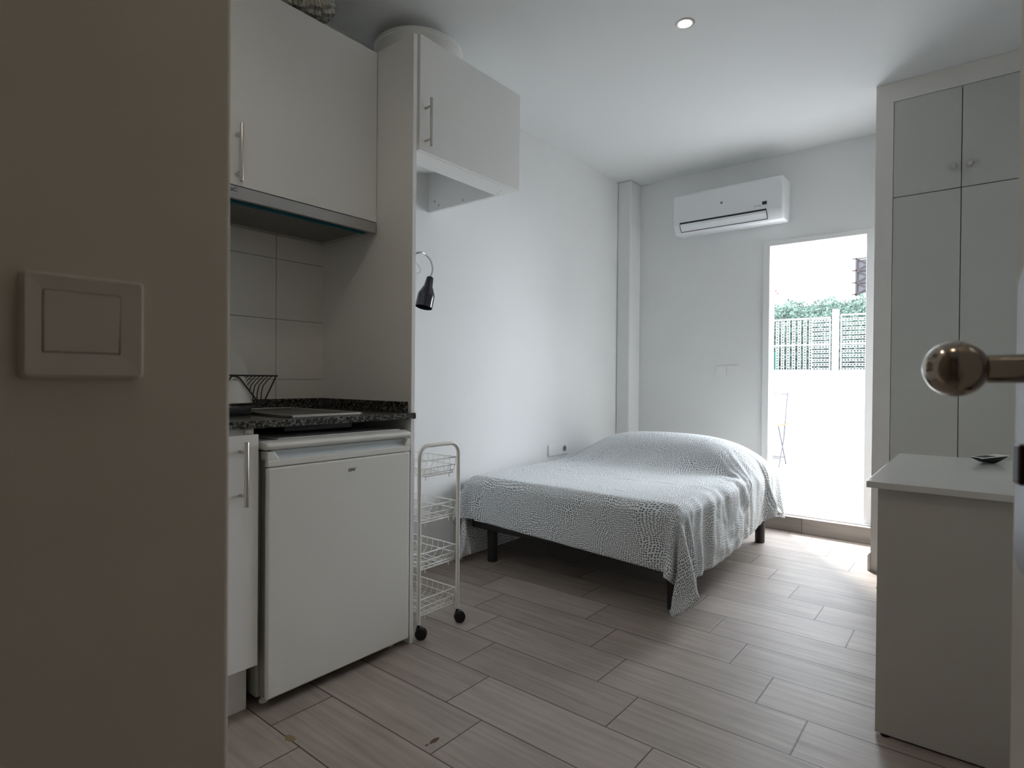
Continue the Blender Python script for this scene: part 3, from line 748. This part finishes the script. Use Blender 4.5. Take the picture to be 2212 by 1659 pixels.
    for v, n_ in zip(me2.vertices, nrm):                         # crumpled cotton on the hanging side
        k = max(0, min(1, (v.co.x - (BX1 - .10)) / .14)); c_ = v.co
        g = noise.noise(Vector((3.1, c_.y * 8.5 + .6 * noise.noise(Vector((c_.y * 3, c_.z * 5, 1))), c_.z * 1.8)))
        h = noise.noise(Vector((7.7, c_.y * 21, c_.z * 7)))
        t_ = noise.noise(Vector((c_.x * 4, c_.y * 6, 2.2)))
        v.co = c_ + n_ * (k * (.017 * (1 - 2 * abs(g)) - .010 + .006 * h) + (1 - k) * .0022 * t_)
    for p in me2.polygons: p.use_smooth = True
    sd = r.modifiers.new('smooth', 'SUBSURF'); sd.levels = 1; sd.render_levels = 1
    so2 = r.modifiers.new('thick', 'SOLIDIFY'); so2.thickness = .002; so2.offset = 1
    zs = [v.co.z for v in me2.vertices]
    print('blanket', len(zs), 'z', min(zs), max(zs), 't', time.time() - t0)
    return r
bl = blanket()
tag(bl, 'crumpled white blanket with dense dark dots draped over the bed', 'blanket')

# ------------------------------------------------------------------ air conditioner
ac = thing('air_conditioner', 'white split air conditioner high on the end wall', 'air conditioner', (-1.38, YB, 2.07))
AX0, AX1 = -1.775, -1.022
YF_ = YB - .195
def f(b):
    prof = [(YB - .001, 2.347), (YF_ + .02, 2.347), (YF_ + .004, 2.338), (YF_, 2.318), (YF_, 2.135), (YF_ + .004, 2.118), (YF_ + .030, 2.078), (YF_ + .050, 2.062), (YB - .03, 2.066), (YB - .001, 2.085)]
    prism(b, prof, 'x', AX0, AX1)
body = obj('body', f, 'ac', ac, bevel=.012, seg=4, smooth=True)
def f(b):
    prism(b, [(YF_ + .0005, 2.1395), (YF_ - .0015, 2.1395), (YF_ - .0015, 2.1275), (YF_ + .0005, 2.1275)], 'x', AX0 + .055, AX1 - .10)
obj('air_slot', f, 'black', ac, label='thin black outlet slot')
def f(b):
    prism(b, [(YF_ - .0035, 2.127), (YF_ + .001, 2.127), (YF_ + .031, 2.080), (YF_ + .0265, 2.0765), (YF_ - .0005, 2.113)], 'x', AX0 + .058, AX1 - .102)
obj('flap', f, 'ac', ac, bevel=.001)
def f(b):
    prism(b, [(YF_ - .0015, 2.1275), (YF_ + .004, 2.122), (YF_ + .033, 2.0785), (YF_ + .029, 2.0745), (YF_ + .0, 2.1115)], 'x', AX0 + .054, AX0 + .057)
    prism(b, [(YF_ - .0015, 2.1275), (YF_ + .004, 2.122), (YF_ + .033, 2.0785), (YF_ + .029, 2.0745), (YF_ + .0, 2.1115)], 'x', AX1 - .101, AX1 - .098)
    prism(b, [(YF_ + .029, 2.0765), (YF_ + .0245, 2.0775), (YF_ + .0265, 2.0735)], 'x', AX0 + .055, AX1 - .099)
obj('flap_gap', f, 'ink', ac)
obj('display', lambda b: box(b, AX1 - .128, AX1 - .098, YF_ - .0012, YF_ + .002, 2.168, 2.190), 'black', ac, label='small black display square')
obj('badge', lambda b: lathe(b, [(0, .0015), (.007, .0015), (.0085, 0)], (-1.42, YF_, 2.232), 16, (0, -1, 0)), dkm, ac)
for k in range(3):
    obj('indicator', lambda b: box(b, AX1 - .175 + .016 * k, AX1 - .171 + .016 * k, YF_ - .001, YF_ + .001, 2.163, 2.170), 'ink', ac)

# ------------------------------------------------------------------ wardrobe
wd = thing('wardrobe', 'tall built-in grey-white wardrobe with round knobs', 'wardrobe', (-.08, 3.9, 0))
WY = 3.577
def f(b):
    box(b, -.447, -.369, WY, YB - .001, 0, ZC - .001); box(b, .193, XR - .001, WY, YB - .001, 0, ZC - .001)
    box(b, -.369, .193, WY, YB - .001, 2.443, ZC - .001); box(b, -.369, .193, WY, YB - .001, 0, .06)
obj('frame', f, 'wardf', wd)
obj('void_shade_sheet', lambda b: box(b, -.369, .193, WY + .03, WY + .045, .06, 2.443), 'black', wd)  # added black sheet: shade of the void behind the door gaps
for (x0, x1, kx) in ((-.367, -.0895, -.118), (-.0865, .191, -.056)):
    du = obj('cabinet_door', lambda b: box(b, x0, x1, WY + .002, WY + .022, 1.9495, 2.441), 'ward', wd, bevel=.001)
    obj('cabinet_door', lambda b: box(b, x0, x1, WY + .002, WY + .022, .062, 1.9455), 'ward', wd, bevel=.001)
    obj('knob', lambda b: lathe(b, [(.006, 0), (.006, .012), (.0125, .016), (.0145, .022), (.011, .028), (0, .030)], (kx, WY + .002, 2.052), 20, (0, -1, 0)), 'steel', du, smooth=True)

# ------------------------------------------------------------------ desk and remote
de = thing('desk', 'white desk with glossy top beside the wardrobe', 'desk', (.02, 2.3, 0))
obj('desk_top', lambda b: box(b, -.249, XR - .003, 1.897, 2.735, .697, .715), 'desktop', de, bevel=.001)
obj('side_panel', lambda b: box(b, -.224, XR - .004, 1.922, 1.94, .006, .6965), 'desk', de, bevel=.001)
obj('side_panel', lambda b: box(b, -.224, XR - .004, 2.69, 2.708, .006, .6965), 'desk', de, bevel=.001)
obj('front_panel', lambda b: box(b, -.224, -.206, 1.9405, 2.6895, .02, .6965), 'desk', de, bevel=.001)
for (x, y) in ((-.20, 1.931), (.24, 1.931), (-.20, 2.699), (.24, 2.699)):
    obj('foot', lambda b: lathe(b, [(0, 0), (.012, 0), (.012, .0065), (0, .0065)], (x, y, 0), 12), 'black', de)
rm = thing('remote_control', 'small white and black remote control lying on the desk top', 'remote control', (.025, 2.68, .7155))
ra = math.radians(33)
def RM(l, w_, h): return (.023 + l * math.sin(ra) + w_ * math.cos(ra), 2.612 + l * math.cos(ra) - w_ * math.sin(ra), .7158 + h)
def f(b):
    n = 12; rows = []
    for i in range(n + 1):
        t = -1 + 2 * i / n; l = .068 * t
        zb = .021 * abs(t) ** 1.7; ww = .024 * (1 - .25 * abs(t) ** 4); th = .0215 + .003 * t
        rows.append([b.verts.new(RM(l, a * ww, z)) for a, z in ((-1, th), (-.97, zb + (th - zb) * .5), (-.6, zb), (.6, zb), (.97, zb + (th - zb) * .5), (1, th))])
    for A, B in zip(rows, rows[1:]):
        for k in range(6): b.faces.new((A[k], A[(k + 1) % 6], B[(k + 1) % 6], B[k]))
    b.faces.new(rows[0]); b.faces.new(rows[-1][::-1])
M['shell'] = mat('black_remote_shell', (.008, .008, .009), .6, spec=.3)
obj('back_shell', f, 'shell', rm)
def top(l0, l1, w0, h):
    def f(b):
        v = [b.verts.new(RM(l, s * w0, .0215 + .003 * l / .076 + h_)) for h_ in (0, h) for l, s in ((l0, -1), (l1, -1), (l1, 1), (l0, 1))]
        for ff in ((3, 2, 1, 0), (4, 5, 6, 7), (0, 1, 5, 4), (1, 2, 6, 5), (2, 3, 7, 6), (3, 0, 4, 7)): b.faces.new([v[i] for i in ff])
    return f
obj('face_plate', top(-.067, .067, .0225, .002), 'plastic', rm, bevel=.0008)
obj('screen', top(-.05, .012, .016, .0024), 'ink', rm)

# ------------------------------------------------------------------ outside
struct('trim_2', lambda b: box(b, -9, 6, YB + .1, 11, -.3, .1), 'terr', 'bright pale terrace floor outside the doorway', 'terrace')
struct('wall_terrace', lambda b: box(b, -9, 6, 6.83, 7.0, 0, 1.115), 'out', 'low white terrace wall carrying the fence', 'wall')
struct('wall_light_block', lambda b: box(b, 1.9, 2.1, YB + .1, 6.83, .1, 2.7), 'out', 'unseen white side wall added to block light on the terrace', 'wall')  # unseen wall, added to block light from the side
fe = thing('fence', 'white perforated metal fence with a square post on the terrace wall', 'fence', (-1.2, 6.89, 1.115))
def fence(name, x0, x1, z0, z1):
    def f(b):
        y0, y1 = 6.885, 6.897
        xs = min(x1, -1.42)                               # upright perforated slats, then level ones nearer the post
        x = x0
        while x < xs - .03:
            for a in (x, x + .024): box(b, a, a + .009, y0, y1, z0, z1)
            z = z0
            while z < z1: box(b, x + .009, x + .024, y0 + .001, y1 - .001, z, z + .013); z += .029
            x += .056
        if x1 > -1.42:
            xl = max(x0, -1.42); z = z0
            while z < z1 - .03:
                for a in (z, z + .022): box(b, xl, x1, y0, y1, a, a + .008)
                x = xl
                while x < x1: box(b, x, x + .012, y0 + .001, y1 - .001, z + .008, z + .022); x += .028
                z += .047
        box(b, x0, x1, y0 - .004, y1 + .004, z1 - .018, z1); box(b, x0, x1, y0 - .004, y1 + .004, z0, z0 + .012); box(b, x0, x1, y0 - .006, y0, z0 + .27, z0 + .285)
        for a in (x0, x1 - .014): box(b, a, a + .014, y0 - .003, y1 + .003, z0, z1)
    return obj(name, f, 'fence', fe)
fence('fence_panel', -2.35, -1.245, 1.116, 1.685)
fence('fence_panel', -1.155, -.4, 1.116, 1.705)
obj('fence_post', lambda b: box(b, -1.228, -1.172, 6.86, 6.92, 1.1155, 1.76), 'out', fe, bevel=.004)
def f(b):
    r_ = random.Random(5)
    box(b, -3.4, 0, 7.60, 7.85, .1, 1.90)
    for i in range(24000):
        x = r_.uniform(-3.2, -.2); z = r_.uniform(1.08, 1.94 + .025 * math.sin(x * 17) + .02 * math.sin(x * 41)); y = 7.42 + abs(r_.gauss(0, .09))
        s = r_.uniform(.010, .020); a = r_.uniform(0, 6.28); t = r_.uniform(-1.2, 1.2)
        u = Vector((math.cos(a), math.sin(t) * .6, math.sin(a))).normalized() * s; v = u.cross(Vector((r_.uniform(-.5, .5), -1, r_.uniform(-.3, .9)))).normalized() * s * .5
        c = Vector((x, y, z))
        vs = [b.verts.new(p) for p in (c - u, c + v, c + u, c - v)]; b.faces.new(vs)
tag(obj('hedge', f, 'hedgeg'), 'clipped green hedge growing behind the perforated fence', 'hedge')
tag(obj('waste_bin', lambda b: prism(b, rrect(-2.20, -1.868, 7.03, 7.33, .05), 'z', .1, 1.335), 'teal', bevel=.01), 'pale teal bin behind the fence near the doorway edge', 'bin')
bb = thing('building', 'overexposed white house wall with a barred window beyond the hedge', 'building', (-2, 11, 0))
obj('facade', lambda b: box(b, -6, -.2, 11, 11.3, -.3, 3.5), 'out', bb)
obj('window', lambda b: box(b, -1.61, -.95, 10.97, 10.999, 2.42, 3.0), 'pane', bb)
def f(b):
    for x in (-1.61, -1.28, -.95): box(b, x - .014, x + .014, 10.90, 10.925, 2.40, 3.02)
    for z in (2.43, 2.62, 2.82, 3.01): box(b, -1.67, -.93, 10.90, 10.92, z - .01, z + .01)
    for k in range(3):
        z = 2.43 + .195 * k
        tube(b, [(-1.61, 10.91, z), (-1.28, 10.91, z + .19)], .011, 6); tube(b, [(-1.61, 10.91, z + .19), (-1.28, 10.91, z)], .011, 6)
obj('window_grille', f, 'grille', bb)
ou = thing('outdoor_unit', 'white outdoor unit with a small red three-part mark above the hedge', 'outdoor unit', (-2.7, 10.6, 1.5))
obj('casing', lambda b: box(b, -3.1, -2.60, 10.6, 10.9985, 2.40, 2.95), 'out', ou)
def f(b):
    for (x, z) in ((0, .045), (-.028, 0), (.028, 0)):
        prism(b, [(-2.765 + x - .02, 2.50 + z), (-2.765 + x, 2.50 + z - .014), (-2.765 + x + .02, 2.50 + z), (-2.765 + x, 2.50 + z + .03)], 'y', 10.597, 10.5999)
obj('brand_mark', f, 'red', ou)

# folding chair on the terrace
fc = thing('folding_chair', 'slender folding chair with orange wooden seat on the terrace', 'chair', (-1.98, 6.35, .1))
cx, cyy = -1.80, 6.60
for s in (0, .36):
    obj('leg', lambda b: tube(b, [(cx - .19 + s, cyy - .16, .1), (cx - .19 + s, cyy + .02, .38), (cx - .19 + s, cyy + .16, .88)], .0062, 8), 'chairmetal', fc, smooth=True)
    obj('leg', lambda b: tube(b, [(cx - .175 + s * .92, cyy + .18, .1), (cx - .175 + s * .92, cyy - .14, .53)], .0062, 8), 'chairmetal', fc, smooth=True)
obj('seat', lambda b: [box(b, cx - .19, cx + .18, cyy - .17 + k * .062, cyy - .17 + k * .062 + .045, .53, .548) for k in range(6)], 'woodseat', fc)
obj('backrest', lambda b: tube(b, [(cx - .20, cyy + .16, .86), (cx + .18, cyy + .16, .86)], .005, 8), 'chairmetal', fc, smooth=True)
for dy, z in ((-.1, .19), (.12, .18)):
    obj('foot_bar', lambda b: tube(b, [(cx - .185, cyy + dy, z), (cx + .165, cyy + dy, z)], .006, 6), 'chairmetal', fc)
